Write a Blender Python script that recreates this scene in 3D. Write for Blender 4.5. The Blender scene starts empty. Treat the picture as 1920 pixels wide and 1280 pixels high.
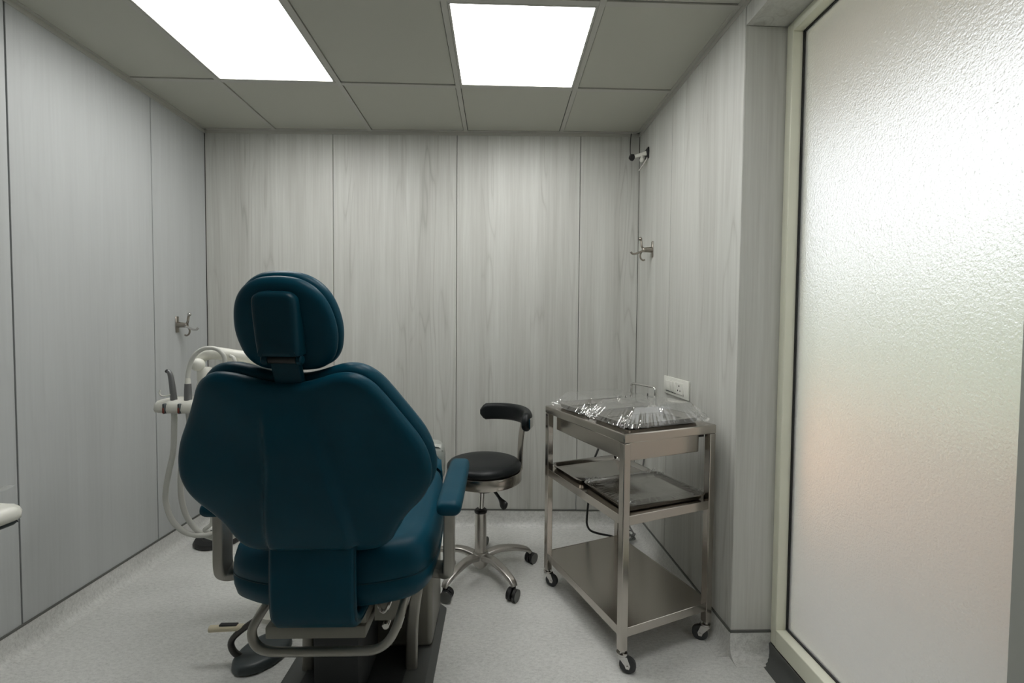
import bpy, bmesh, math, random
from mathutils import Vector, Matrix, noise as mnoise
random.seed(7)
scene = bpy.context.scene
COL = scene.collection
PI = math.pi

# ------------------------------------------------------------------ camera, light, exposure
CAM_H, YAW, PITCH, ROLL, FPX = 1.288, 0.03002, 0.03347, 0.00794, 819.8
fw = Vector((math.sin(YAW)*math.cos(PITCH), math.cos(YAW)*math.cos(PITCH), -math.sin(PITCH)))
rt = Vector((math.cos(YAW), -math.sin(YAW), 0)); up = rt.cross(fw)
rt, up = rt*math.cos(ROLL)+up*math.sin(ROLL), up*math.cos(ROLL)-rt*math.sin(ROLL)
cd = bpy.data.cameras.new('camera'); cam = bpy.data.objects.new('camera', cd); COL.objects.link(cam)
cd.sensor_width = 36.0; cd.lens = 36.0*FPX/1920; cd.clip_start = 0.02
M = Matrix((rt, up, -fw)).transposed().to_4x4(); M.translation = (0, 0, CAM_H); cam.matrix_world = M
scene.camera = cam
scene.view_settings.view_transform = 'Standard'; scene.view_settings.look = 'None'
scene.view_settings.gamma = 1.0; scene.view_settings.use_curve_mapping = False
scene.view_settings.exposure = 0.0
PANEL_STRENGTH = 12.2
PANEL_COLOR = (1.0, 0.998, 0.975, 1)
SKY_STRENGTH = 2.0
w = bpy.data.worlds.new('world'); scene.world = w; w.use_nodes = True
bg = w.node_tree.nodes['Background']; bg.inputs[0].default_value = (0.94, 0.97, 1.0, 1); bg.inputs[1].default_value = SKY_STRENGTH
sl_ = bpy.data.lights.new('sun', 'SUN'); sun = bpy.data.objects.new('sun', sl_); COL.objects.link(sun)   # lights the parapet outside, never enters the room
sl_.energy = 12.0; sl_.angle = .1; sl_.color = (1.0, .93, .84); sun.location = (-3, 0, 8)
sun.rotation_euler = Vector((.5, .08, -.86)).to_track_quat('-Z', 'Y').to_euler()
scene.cycles.use_denoising = True
scene.cycles.max_bounces = 12; scene.cycles.diffuse_bounces = 6; scene.cycles.glossy_bounces = 5
scene.cycles.transmission_bounces = 10; scene.cycles.transparent_max_bounces = 24
scene.cycles.sample_clamp_indirect = 6.0

# ------------------------------------------------------------------ materials
MATS = {}
def lin(c):
    return tuple((v/255/12.92 if v/255 <= .04045 else ((v/255+.055)/1.055)**2.4) for v in c)+(1,)
def newmat(name):
    m = bpy.data.materials.new(name); m.use_nodes = True; MATS[name] = m
    return m, m.node_tree, m.node_tree.nodes['Principled BSDF']
def N(nt, t, **kw):
    n = nt.nodes.new(t)
    for k, v in kw.items():
        if isinstance(k, str) and k.startswith('i_'): n.inputs[k[2:].replace('_', ' ')].default_value = v
        else: setattr(n, k, v)
    return n
def simple(name, color, rough=.5, metal=0.0, bump=None, var=None, **kw):
    m, nt, b = newmat(name); L = nt.links
    b.inputs['Base Color'].default_value = color if len(color) == 4 else tuple(color)+(1,)
    b.inputs['Roughness'].default_value = rough; b.inputs['Metallic'].default_value = metal
    for k, v in kw.items(): b.inputs[k].default_value = v
    tc = None
    if bump or var: tc = N(nt, 'ShaderNodeTexCoord')
    if bump:
        sc, st, di = bump
        n = N(nt, 'ShaderNodeTexNoise'); n.inputs['Scale'].default_value = sc; n.inputs['Detail'].default_value = 3
        L.new(tc.outputs['Object'], n.inputs['Vector'])
        bp = N(nt, 'ShaderNodeBump'); bp.inputs['Strength'].default_value = st; bp.inputs['Distance'].default_value = di
        L.new(n.outputs['Fac'], bp.inputs['Height']); L.new(bp.outputs['Normal'], b.inputs['Normal'])
    if var:
        sc, amt = var
        n = N(nt, 'ShaderNodeTexNoise'); n.inputs['Scale'].default_value = sc; n.inputs['Detail'].default_value = 4
        L.new(tc.outputs['Object'], n.inputs['Vector'])
        mx = N(nt, 'ShaderNodeMix', data_type='RGBA', blend_type='MULTIPLY'); mx.inputs['Factor'].default_value = 1
        c = b.inputs['Base Color'].default_value; mx.inputs['A'].default_value = c
        rp = N(nt, 'ShaderNodeMapRange'); rp.inputs['From Min'].default_value = .3; rp.inputs['From Max'].default_value = .7
        rp.inputs['To Min'].default_value = 1-amt; rp.inputs['To Max'].default_value = 1+amt*.4
        L.new(n.outputs['Fac'], rp.inputs['Value']); L.new(rp.outputs['Result'], mx.inputs['B'])
        L.new(mx.outputs['Result'], b.inputs['Base Color'])
    return m

def wood(name, c_dark, c_light, contrast=1.0):
    """pale ash laminate, grain running up z, every panel with its own figure"""
    m, nt, b = newmat(name); L = nt.links
    tc = N(nt, 'ShaderNodeTexCoord'); oi = N(nt, 'ShaderNodeObjectInfo')
    vm = N(nt, 'ShaderNodeVectorMath', operation='MULTIPLY_ADD')
    cmb = N(nt, 'ShaderNodeCombineXYZ')
    for a in 'XYZ': L.new(oi.outputs['Random'], cmb.inputs[a])
    L.new(cmb.outputs[0], vm.inputs[0]); vm.inputs[1].default_value = (37, 53, 71); L.new(tc.outputs['Object'], vm.inputs[2])
    def stretched(sx, sz, detail, rough=.55, dist=0):
        mp = N(nt, 'ShaderNodeMapping'); mp.inputs['Scale'].default_value = (sx, sx, sz); L.new(vm.outputs[0], mp.inputs['Vector'])
        n = N(nt, 'ShaderNodeTexNoise'); n.inputs['Scale'].default_value = 1; n.inputs['Detail'].default_value = detail
        n.inputs['Roughness'].default_value = rough; n.inputs['Distortion'].default_value = dist
        L.new(mp.outputs[0], n.inputs['Vector']); return n.outputs['Fac']
    fine = stretched(95, 2.2, 5, .65, .1); broad = stretched(13, .45, 3, .5, .3)
    cath = stretched(11, .85, 1.0, .4, .1)
    mul = N(nt, 'ShaderNodeMath', operation='MULTIPLY'); mul.inputs[1].default_value = 13; L.new(cath, mul.inputs[0])
    fr = N(nt, 'ShaderNodeMath', operation='PINGPONG'); fr.inputs[1].default_value = 1; L.new(mul.outputs[0], fr.inputs[0])
    pw = N(nt, 'ShaderNodeMath', operation='POWER'); pw.inputs[1].default_value = 5; L.new(fr.outputs[0], pw.inputs[0])
    mask = N(nt, 'ShaderNodeMapRange'); mask.inputs['From Min'].default_value = .48; mask.inputs['From Max'].default_value = .66; L.new(stretched(8, .16, 2), mask.inputs['Value'])
    pm = N(nt, 'ShaderNodeMath', operation='MULTIPLY'); L.new(pw.outputs[0], pm.inputs[0]); L.new(mask.outputs[0], pm.inputs[1])
    def madd(a, k, c):
        q = N(nt, 'ShaderNodeMath', operation='MULTIPLY_ADD'); L.new(a, q.inputs[0]); q.inputs[1].default_value = k
        if isinstance(c, float): q.inputs[2].default_value = c
        else: L.new(c, q.inputs[2])
        return q.outputs[0]
    v = madd(fine, .75*contrast, .5-.375*contrast-.2*contrast*.5)
    v = madd(broad, .9*contrast, madd(v, 1.0, -.35*contrast))
    v = madd(pm.outputs[0], -.42*contrast*contrast, v)
    cr = N(nt, 'ShaderNodeMapRange'); cr.inputs['From Min'].default_value = 0; cr.inputs['From Max'].default_value = 1; L.new(v, cr.inputs['Value'])
    mx = N(nt, 'ShaderNodeMix', data_type='RGBA'); mx.inputs['A'].default_value = c_dark; mx.inputs['B'].default_value = c_light
    L.new(cr.outputs[0], mx.inputs['Factor']); L.new(mx.outputs['Result'], b.inputs['Base Color'])
    b.inputs['Roughness'].default_value = .48
    bp = N(nt, 'ShaderNodeBump'); bp.inputs['Strength'].default_value = .08; bp.inputs['Distance'].default_value = .001
    L.new(fine, bp.inputs['Height']); L.new(bp.outputs['Normal'], b.inputs['Normal'])
    return m

def steel(name, col=(.50, .465, .425), rough=.20, stretch=(14, 14, 14)):
    m, nt, b = newmat(name); L = nt.links
    b.inputs['Base Color'].default_value = col+(1,); b.inputs['Metallic'].default_value = 1
    tc = N(nt, 'ShaderNodeTexCoord'); mp = N(nt, 'ShaderNodeMapping'); mp.inputs['Scale'].default_value = stretch
    L.new(tc.outputs['Object'], mp.inputs['Vector'])
    n = N(nt, 'ShaderNodeTexNoise'); n.inputs['Scale'].default_value = 1.5; n.inputs['Detail'].default_value = 3; L.new(mp.outputs[0], n.inputs['Vector'])
    rg = N(nt, 'ShaderNodeMapRange'); rg.inputs['To Min'].default_value = rough-.02; rg.inputs['To Max'].default_value = rough+.03
    L.new(n.outputs['Fac'], rg.inputs['Value']); L.new(rg.outputs[0], b.inputs['Roughness'])
    return m

wood('laminate', lin((168, 167, 161)), lin((214, 215, 210)), 1.0)
wood('laminate_smooth', lin((168, 170, 170)), lin((198, 201, 201)), .55)
simple('backing', lin((70, 70, 66)), .8)
simple('grey_trim', lin((96, 97, 93)), .45)
# floor vinyl with small directional flecks
m, nt, b = newmat('vinyl'); L = nt.links
tc = N(nt, 'ShaderNodeTexCoord')
def fleck(scale, rot, det, rough):
    mp = N(nt, 'ShaderNodeMapping'); mp.inputs['Scale'].default_value = scale; mp.inputs['Rotation'].default_value = (0, 0, rot)
    L.new(tc.outputs['Object'], mp.inputs['Vector'])
    n = N(nt, 'ShaderNodeTexNoise'); n.inputs['Scale'].default_value = 1; n.inputs['Detail'].default_value = det; n.inputs['Roughness'].default_value = rough
    L.new(mp.outputs[0], n.inputs['Vector']); return n.outputs['Fac']
f1, f2, f3 = fleck((48, 110, 60), .45, 6, .75), fleck((4, 6, 5), .3, 3, .5), fleck((160, 360, 200), .5, 3, .6)
a1 = N(nt, 'ShaderNodeMath', operation='MULTIPLY_ADD'); L.new(f2, a1.inputs[0]); a1.inputs[1].default_value = .28; L.new(f1, a1.inputs[2])
a2 = N(nt, 'ShaderNodeMath', operation='MULTIPLY_ADD'); L.new(f3, a2.inputs[0]); a2.inputs[1].default_value = .50; L.new(a1.outputs[0], a2.inputs[2])
rp = N(nt, 'ShaderNodeValToRGB'); e = rp.color_ramp.elements
e[0].position = .60; e[0].color = lin((174, 174, 171)); e[1].position = 1.0; e[1].color = lin((220, 220, 217))
q = e.new(.80); q.color = lin((202, 202, 199))
dv = N(nt, 'ShaderNodeMath', operation='MULTIPLY'); dv.inputs[1].default_value = 1.0; L.new(a2.outputs[0], dv.inputs[0])
L.new(dv.outputs[0], rp.inputs[0]); L.new(rp.outputs[0], b.inputs['Base Color']); b.inputs['Roughness'].default_value = .42
bp = N(nt, 'ShaderNodeBump'); bp.inputs['Strength'].default_value = .12; bp.inputs['Distance'].default_value = .002
L.new(f1, bp.inputs['Height']); L.new(bp.outputs['Normal'], b.inputs['Normal'])

simple('ceiling_white', lin((188, 188, 178)), .85, bump=(260, .12, .001))
simple('grid_white', lin((186, 185, 178)), .55)
simple('grid_shadow', lin((60, 60, 56)), .8)
m, nt, b = newmat('light_diffuser'); b.inputs['Base Color'].default_value = (.8, .8, .8, 1)
b.inputs['Emission Color'].default_value = PANEL_COLOR; b.inputs['Emission Strength'].default_value = PANEL_STRENGTH; b.inputs['Roughness'].default_value = .4
simple('cream_paint', lin((226, 226, 208)), .38)
simple('post_grey', lin((150, 152, 146)), .45)
simple('gasket', (.008, .008, .009), .6)
# stippled frosted glass
m, nt, b = newmat('frosted_glass'); L = nt.links
b.inputs['Base Color'].default_value = (.97, .98, .97, 1); b.inputs['Transmission Weight'].default_value = 1
b.inputs['Roughness'].default_value = .36; b.inputs['IOR'].default_value = 1.3
tc = N(nt, 'ShaderNodeTexCoord'); n = N(nt, 'ShaderNodeTexNoise'); n.inputs['Scale'].default_value = 165; n.inputs['Detail'].default_value = 3
L.new(tc.outputs['Object'], n.inputs['Vector'])
bp = N(nt, 'ShaderNodeBump'); bp.inputs['Strength'].default_value = .8; bp.inputs['Distance'].default_value = .004
L.new(n.outputs['Fac'], bp.inputs['Height']); L.new(bp.outputs['Normal'], b.inputs['Normal'])
tl = N(nt, 'ShaderNodeBsdfTranslucent'); tl.inputs[0].default_value = (.93, .94, .92, 1)
mxs = N(nt, 'ShaderNodeMixShader'); mxs.inputs[0].default_value = .24
L.new(b.outputs[0], mxs.inputs[1]); L.new(tl.outputs[0], mxs.inputs[2]); L.new(mxs.outputs[0], nt.nodes['Material Output'].inputs['Surface'])
# upholstery
simple('teal_leather', lin((3, 62, 80)), .44, bump=(420, .10, .001), var=(9, .10), **{'Specular IOR Level': .16})
simple('teal_plastic', lin((3, 50, 64)), .42, **{'Specular IOR Level': .2})
simple('black_leather', (.007, .009, .010), .40, bump=(420, .1, .001), **{'Specular IOR Level': .28})
simple('black_plastic', (.012, .012, .013), .45)
simple('dark_rubber', lin((52, 54, 55)), .6)
simple('grey_metal_paint', lin((128, 126, 118)), .38, metal=.35)
simple('dark_grey_paint', lin((64, 72, 74)), .42)
simple('dark_base', lin((86, 88, 86)), .55)
simple('dark_tube', lin((74, 72, 70)), .35, metal=.6)
steel('brushed_steel'); steel('polished_steel', (.60, .59, .57), .13, (30, 30, 30)); simple('satin_alloy', (.34, .33, .30), .36, metal=.75); steel('tray_steel', (.40, .385, .365), .14, (20, 20, 20))
steel('cast_alloy', (.50, .48, .45), .33, (12, 12, 12)); steel('bronze_hook', (.36, .33, .29), .30, (20, 20, 20))
simple('white_plastic', lin((222, 221, 212)), .35)
simple('hose_white', lin((198, 198, 192)), .42)
simple('handpiece_grey', lin((120, 121, 122)), .32, metal=.4)
simple('beige_plastic', lin((205, 196, 170)), .5)
simple('red_rubber', lin((120, 48, 32)), .5)
simple('switch_white', lin((224, 224, 216)), .35)
simple('cable_black', (.01, .01, .01), .45)
simple('cable_grey', lin((105, 106, 104)), .5)
# clear cling film and clear plastic
def film(name, tr, rough, tint, wr=38, milk=.04):
    m, nt, b = newmat(name); L = nt.links
    out = nt.nodes['Material Output']; nt.nodes.remove(b)
    t = N(nt, 'ShaderNodeBsdfTransparent'); t.inputs[0].default_value = (.97, .975, .975, 1)
    g = N(nt, 'ShaderNodeBsdfGlossy'); g.inputs['Roughness'].default_value = rough; g.inputs[0].default_value = (1, 1, 1, 1)
    d = N(nt, 'ShaderNodeBsdfTranslucent'); d.inputs[0].default_value = tint+(1,)
    ge = N(nt, 'ShaderNodeNewGeometry'); dt = N(nt, 'ShaderNodeVectorMath', operation='DOT_PRODUCT'); L.new(ge.outputs['Incoming'], dt.inputs[0])
    def mth(op, a, b_=None, c_=None):
        q = N(nt, 'ShaderNodeMath', operation=op)
        for k, v in enumerate((a, b_, c_)):
            if v is None: continue
            if isinstance(v, (int, float)): q.inputs[k].default_value = v
            else: L.new(v, q.inputs[k])
        return q.outputs[0]
    fres = mth('MULTIPLY_ADD', mth('POWER', mth('SUBTRACT', 1.0, mth('ABSOLUTE', dt.outputs['Value'])), 5.0), .8, tr)
    tc = N(nt, 'ShaderNodeTexCoord'); n = N(nt, 'ShaderNodeTexNoise'); n.inputs['Scale'].default_value = wr; n.inputs['Detail'].default_value = 3; n.inputs['Distortion'].default_value = 1.5
    L.new(tc.outputs['Object'], n.inputs['Vector'])
    bp = N(nt, 'ShaderNodeBump'); bp.inputs['Strength'].default_value = .12; bp.inputs['Distance'].default_value = .006
    L.new(n.outputs['Fac'], bp.inputs['Height']); L.new(bp.outputs['Normal'], g.inputs['Normal']); L.new(bp.outputs['Normal'], dt.inputs[1])
    m1 = N(nt, 'ShaderNodeMixShader'); m1.inputs[0].default_value = milk; L.new(t.outputs[0], m1.inputs[1]); L.new(d.outputs[0], m1.inputs[2])
    m2 = N(nt, 'ShaderNodeMixShader'); L.new(fres, m2.inputs[0]); L.new(m1.outputs[0], m2.inputs[1]); L.new(g.outputs[0], m2.inputs[2])
    L.new(m2.outputs[0], out.inputs['Surface'])
film('flat_film', .045, .06, (.9, .9, .9)); film('cling_film', .16, .05, (.9, .9, .9)); film('clear_sheet', .10, .12, (.85, .87, .87), milk=.4)
m, nt, b = newmat('milky_plastic'); b.inputs['Base Color'].default_value = lin((176, 180, 174)); b.inputs['Roughness'].default_value = .28
b.inputs['Transmission Weight'].default_value = .35; b.inputs['IOR'].default_value = 1.2
# outside
simple('outside_floor', lin((148, 150, 142)), .8, var=(3, .15)); simple('outside_tan', lin((216, 176, 142)), .8, var=(4, .1))
simple('outside_green', lin((112, 122, 106)), .9, var=(5, .3)); simple('outside_soffit', lin((160, 144, 122)), .8)

# ------------------------------------------------------------------ mesh helpers
ROOT = {}
def obj(name, bm, mat, parent=None, smooth=40, label=None):
    if 'film' not in mat and 'sheet' not in mat: bmesh.ops.recalc_face_normals(bm, faces=bm.faces)
    if parent is not None:
        pm = Matrix.Identity(4); o = parent
        while o is not None: pm = o.matrix_basis @ pm; o = o.parent
        bm.transform(pm.inverted())
    me = bpy.data.meshes.new(name); bm.to_mesh(me); bm.free()
    me.materials.append(MATS[mat])
    if smooth:
        me.shade_smooth(); me.set_sharp_from_angle(angle=math.radians(smooth))
    o = bpy.data.objects.new(name, me); COL.objects.link(o)
    if parent is not None: o.parent = parent
    if label: o['label'] = label
    return o
def tag(o, label, cat, group=None, kind=None):
    o['label'] = label; o['category'] = cat
    if group: o['group'] = group
    if kind: o['kind'] = kind
    return o
def thing(name, label, cat, loc=(0, 0, 0), rz=0, group=None):
    o = bpy.data.objects.new(name, None); COL.objects.link(o); o.empty_display_size = .05
    o.matrix_basis = Matrix.Translation(loc) @ Matrix.Rotation(rz, 4, 'Z')
    return tag(o, label, cat, group)
def struct(name, bm, mat, label, cat, smooth=30):
    return tag(obj(name, bm, mat, None, smooth), label, cat, kind='structure')
def B(): return bmesh.new()
def box(bm, a, b, bev=0, seg=2, mat=None):
    """axis box from corner a to corner b, edges optionally rounded"""
    t = bmesh.new(); bmesh.ops.create_cube(t, size=1)
    s = [abs(b[i]-a[i]) for i in range(3)]; c = [(a[i]+b[i])/2 for i in range(3)]
    bmesh.ops.scale(t, vec=s, verts=t.verts); bmesh.ops.translate(t, vec=c, verts=t.verts)
    if bev: bmesh.ops.bevel(t, geom=t.edges[:], offset=bev, segments=seg, profile=.5, affect='EDGES', clamp_overlap=True)
    if mat: t.transform(mat)
    join(bm, t); return bm
def join(bm, t):
    mp = {v: bm.verts.new(v.co) for v in t.verts}
    for f in t.faces:
        try: bm.faces.new([mp[v] for v in f.verts])
        except ValueError: pass
    t.free()
def loft(bm, rings, closed=True, cap=True, cyclic=False):
    vs = [[bm.verts.new(p) for p in r] for r in rings]; n = len(vs[0])
    rng = range(len(vs)) if cyclic else range(len(vs)-1)
    for i in rng:
        a, b2 = vs[i], vs[(i+1) % len(vs)]
        for j in range(n if closed else n-1):
            k = (j+1) % n
            bm.faces.new((a[j], a[k], b2[k], b2[j]))
    if cap and closed and not cyclic:
        bm.faces.new(vs[0][::-1]); bm.faces.new(vs[-1])
    return bm
def prism(bm, poly, z0, z1):
    return loft(bm, [[Vector((x, y, z0)) for x, y in poly], [Vector((x, y, z1)) for x, y in poly]])
def lathe(bm, prof, o=(0, 0, 0), ax=(0, 0, 1), seg=32):
    ax = Vector(ax).normalized(); q = Vector((0, 0, 1)).rotation_difference(ax); o = Vector(o)
    rings = [[o + q @ Vector((max(r, 1e-4)*math.cos(2*PI*k/seg), max(r, 1e-4)*math.sin(2*PI*k/seg), z)) for k in range(seg)] for r, z in prof]
    return loft(bm, rings)
def cyl(bm, a, b, r, seg=20, r2=None, bev=0):
    a, b = Vector(a), Vector(b); d = (b-a).length; r2 = r if r2 is None else r2
    pr = [(r, 0), (r2, d)] if not bev else [(r-bev, 0), (r, bev), (r2, d-bev), (r2-bev, d)]
    return lathe(bm, pr, a, b-a, seg)
def spline(pts, n=8, closed=False):
    P = [Vector(p) for p in pts]; out = []; m = len(P)
    idx = range(m if closed else m-1)
    for i in idx:
        if closed: p0, p1, p2, p3 = P[(i-1) % m], P[i], P[(i+1) % m], P[(i+2) % m]
        else: p0, p1, p2, p3 = P[max(i-1, 0)], P[i], P[i+1], P[min(i+2, m-1)]
        for k in range(n):
            t = k/n
            out.append(.5*((2*p1)+(-p0+p2)*t+(2*p0-5*p1+4*p2-p3)*t*t+(-p0+3*p1-3*p2+p3)*t**3))
    if not closed: out.append(P[-1])
    return out
def sweep(bm, path, sec, upv=None, scale=None, cyclic=False, cap=True):
    """carry a 2D section along a path (rotation minimising frame, or a fixed side vector)"""
    n = len(path); T = []
    for i in range(n):
        a = path[(i-1) % n] if (cyclic or i > 0) else path[i]; b = path[(i+1) % n] if (cyclic or i < n-1) else path[i]
        T.append((b-a).normalized())
    side = Vector(upv).normalized() if upv is not None else (T[0].orthogonal().normalized())
    rings = []
    for i in range(n):
        s = side - T[i]*side.dot(T[i]); s.normalize(); side = s if upv is None else Vector(upv).normalized()
        u = T[i].cross(s); k = scale(i/(n-1)) if scale else 1
        rings.append([path[i]+s*x*k+u*y*k for x, y in sec])
    return loft(bm, rings, cyclic=cyclic, cap=cap)
def circ(r, seg=12): return [(r*math.cos(2*PI*k/seg), r*math.sin(2*PI*k/seg)) for k in range(seg)]
def rrect(w, h, r, seg=4):
    out = []
    for cx, cy, a0 in ((w/2-r, h/2-r, 0), (-w/2+r, h/2-r, PI/2), (-w/2+r, -h/2+r, PI), (w/2-r, -h/2+r, 1.5*PI)):
        for k in range(seg+1):
            a = a0+PI/2*k/seg; out.append((cx+r*math.cos(a), cy+r*math.sin(a)))
    return out
def tube(bm, pts, r, seg=12, n=8, smooth=True, cyclic=False):
    path = spline(pts, n, cyclic) if smooth else [Vector(p) for p in pts]
    return sweep(bm, path, circ(r, seg), cyclic=cyclic)
def ball(bm, c, r, seg=16):
    t = bmesh.new(); bmesh.ops.create_uvsphere(t, u_segments=seg, v_segments=max(6, seg//2), radius=r)
    bmesh.ops.translate(t, vec=c, verts=t.verts); join(bm, t); return bm
def outline(half, n=6):
    """mirror a half outline (x >= 0, from top centre round to bottom centre) and smooth it"""
    pts = [Vector((x, y, 0)) for x, y in half]
    full = pts + [Vector((-p.x, p.y, 0)) for p in pts[-2:0:-1]]
    return [(p.x, p.y) for p in spline(full, n, True)]
def inset(poly, d):
    n = len(poly); out = []
    area = sum(poly[i][0]*poly[(i+1) % n][1]-poly[(i+1) % n][0]*poly[i][1] for i in range(n))
    sg = 1 if area > 0 else -1
    for i in range(n):
        a, b2 = Vector(poly[i-1]), Vector(poly[(i+1) % n]); t = (b2-a).normalized(); nn = Vector((-t.y, t.x))*sg
        out.append((poly[i][0]+nn.x*d, poly[i][1]+nn.y*d))
    return out
def pillow(bm, poly, layers, F, capA=None, capB=None, c=(0, 0), nr=14):
    """stacked inset outlines (depth, inset) closed with domed caps; F maps (x, y, depth) to space"""
    rings = []
    d0, i0 = layers[0]; P0 = inset(poly, i0)
    capA = capA or (lambda x, y, s: 0); capB = capB or (lambda x, y, s: 0)
    for k in range(nr):
        s = (k+.02)/nr; r = []
        for x, y in P0:
            px, py = c[0]+(x-c[0])*s, c[1]+(y-c[1])*s; r.append(F(px, py, d0+capA(px, py, s)))
        rings.append(r)
    for d, i in layers: rings.append([F(x, y, d) for x, y in inset(poly, i)])
    d1, i1 = layers[-1]; P1 = inset(poly, i1)
    for k in range(nr-1, -1, -1):
        s = (k+.02)/nr; r = []
        for x, y in P1:
            px, py = c[0]+(x-c[0])*s, c[1]+(y-c[1])*s; r.append(F(px, py, d1+capB(px, py, s)))
        rings.append(r)
    return loft(bm, rings)
def sstep(a, b, x):
    t = min(1, max(0, (x-a)/(b-a))); return t*t*(3-2*t)

# ------------------------------------------------------------------ the room
H = 2.5125; XL = -1.862; Y0 = -1.6
TB, TR, D, XR = -.02764, .0315, 2.8002, .88055
def yb(x): return D+TB*x
def xr(y): return XR+TR*(D-y)
YE = 1.65                                        # where the right wall steps back to the window
XW = 1.072                                       # face of the window wall
YP0, YP1 = .832, 1.65                            # window frame along y
LBk = (XL, yb(XL)); RBk = (XR+TR*(-TB*XR), yb(XR))
# floor
bm = B(); box(bm, (XL-.1, Y0-.1, -.05), (XW+.06, 3.0, 0)); struct('floor', bm, 'vinyl', 'mottled light grey vinyl floor', 'floor', 0)
def wall_frame(a, b):
    a, b = Vector((a[0], a[1], 0)), Vector((b[0], b[1], 0)); d = (b-a); L_ = d.length; d.normalize()
    return a, d, Vector((-d.y, d.x, 0)), L_          # left-hand normal of the run
def slab(bm, a, b, z0, z1, off0, off1, bev=0):
    """panel between plan points a and b, thickness from off0 to off1 along the left-hand normal"""
    o, d, n, L_ = wall_frame(a, b); mm = Matrix((d, n, Vector((0, 0, 1)))).transposed().to_4x4(); mm.translation = o
    return box(bm, (0, off0, z0), (L_, off1, z1), bev, 1, mm)
CT = .10                                          # top of the coved skirting
def panelled(name, a, b, cuts, z0, z1, mat, label, side, ext=(0, 0), gap=.0018):
    """wall: dark backing with separate laminate panels, 3 mm joints; room lies on the left of a->b when side=1"""
    o, d, n, L_ = wall_frame(a, b)
    bm = B(); slab(bm, o-d*ext[0], o+d*(L_+ext[1]), 0, H+.06, -.06*side, -.014*side); wl = struct(name, bm, 'backing', label, 'wall', 0)
    o, d, n, L_ = wall_frame(a, b); cs = [0]+list(cuts)+[L_]
    for i in range(len(cs)-1):
        p, q = o+d*(cs[i]+gap), o+d*(cs[i+1]-gap)
        bm = B(); slab(bm, p, q, z0, z1, -.014*side, 0, .0008); obj('wall_panel', bm, mat, wl, 0)
    return wl
# left wall runs from the near end to the back corner; the room is on its right hand (side = -1)
A = (XL, Y0)
panelled('wall_left', A, LBk, [s-Y0 for s in (.25, 1.0, 1.735, 2.4225)], CT, H, 'laminate_smooth', 'smooth grey laminate panelled wall beside the dental chair', -1, (.1, .02), .003)
lb = math.hypot(RBk[0]-LBk[0], RBk[1]-LBk[1])
panelled('wall_back', LBk, RBk, [(x-XL)*lb/(RBk[0]-XL) for x in (-1.055, -.2724, .5076)], CT, H, 'laminate', 'pale wood grain panelled wall at the far end', -1, (.06, .06))
E0 = (xr(YE), YE)
wr = panelled('wall_right', RBk, E0, [math.hypot(RBk[0]-xr(2.29), RBk[1]-2.29)], CT, H, 'laminate', 'pale wood grain panelled wall behind the steel trolley', -1, (.02, 0))
# the step back to the window: return face, header and soffit
ZS = 2.422
bm = B(); slab(bm, (E0[0]+.002, YE), (XW+.12, YE), 0, H+.06, .016, .06); obj('return_backing', bm, 'backing', wr, 0)
bm = B(); slab(bm, (E0[0]+.0015, YE), (XW+.01, YE), CT, ZS, 0, .016, .0008); obj('return_panel', bm, 'laminate', wr, 0)
Hn = (xr(Y0), Y0)
bm = B(); slab(bm, (E0[0], YE-.0025), Hn, ZS, H, 0, .016, .0008); obj('header_panel', bm, 'laminate', wr, 0)
bm = B(); prism(bm, [(E0[0]+.001, YE), (XW+.1, YE), (XW+.1, Y0), (Hn[0]+.001, Y0)], ZS+.0005, ZS+.016); obj('soffit_panel', bm, 'laminate', wr, 0)
bm = B(); box(bm, (E0[0]+.02, Y0, ZS+.017), (XW+.16, YE+.05, H+.06)); obj('header_backing', bm, 'backing', wr, 0)
bm = B(); box(bm, (XW, Y0, .058), (XW+.014, YP0-.002, ZS)); obj('side_panel', bm, 'laminate', wr, 0)
bm = B(); box(bm, (XW+.016, Y0, 0), (XW+.14, YP0-.002, ZS+.016)); obj('side_backing', bm, 'backing', wr, 0)
bm = B(); box(bm, (XL-.06, Y0-.06, 0), (XW+.16, Y0, H+.06)); struct('wall_front', bm, 'laminate', 'pale laminate wall behind the camera', 'wall', 0)
# coved skirting
COVE = [(0, CT), (.004, CT), (.004, .055), (.007, .034), (.014, .018), (.026, .007), (.042, .0015), (.055, .0006), (.055, -.002), (0, -.002)]
def cove(name, a, b, label, mat='vinyl', side=1, k_=1.0):
    o, d, n, L_ = wall_frame(a, b); bm = B()
    loft(bm, [[o+d*t+n*(side*x)+Vector((0, 0, z*k_)) for x, z in COVE] for t in (0, L_)])
    k = struct(name, bm, mat, label, 'skirting', 40)
    if k_ == 1: bm = B(); slab(bm, a, b, CT-.001, CT+.0075, 0, .006*side); obj('cap_strip', bm, 'grey_trim', k, 0)
    return k
cove('baseboard_left', A, LBk, 'grey vinyl coved skirting along the left wall', side=-1)
cove('baseboard_back', LBk, RBk, 'grey vinyl coved skirting along the far wall', side=-1)
cove('baseboard_right', RBk, E0, 'grey vinyl coved skirting behind the steel trolley', side=-1)
cove('baseboard_return', (E0[0]-.004, YE), (XW+.002, YE), 'short grey vinyl coved skirting on the narrow return beside the window', side=-1)
cove('baseboard_window', (XW, YE), (XW, Y0), 'dark grey skirting running under the frosted window', 'dark_base', side=-1, k_=.58)

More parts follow.
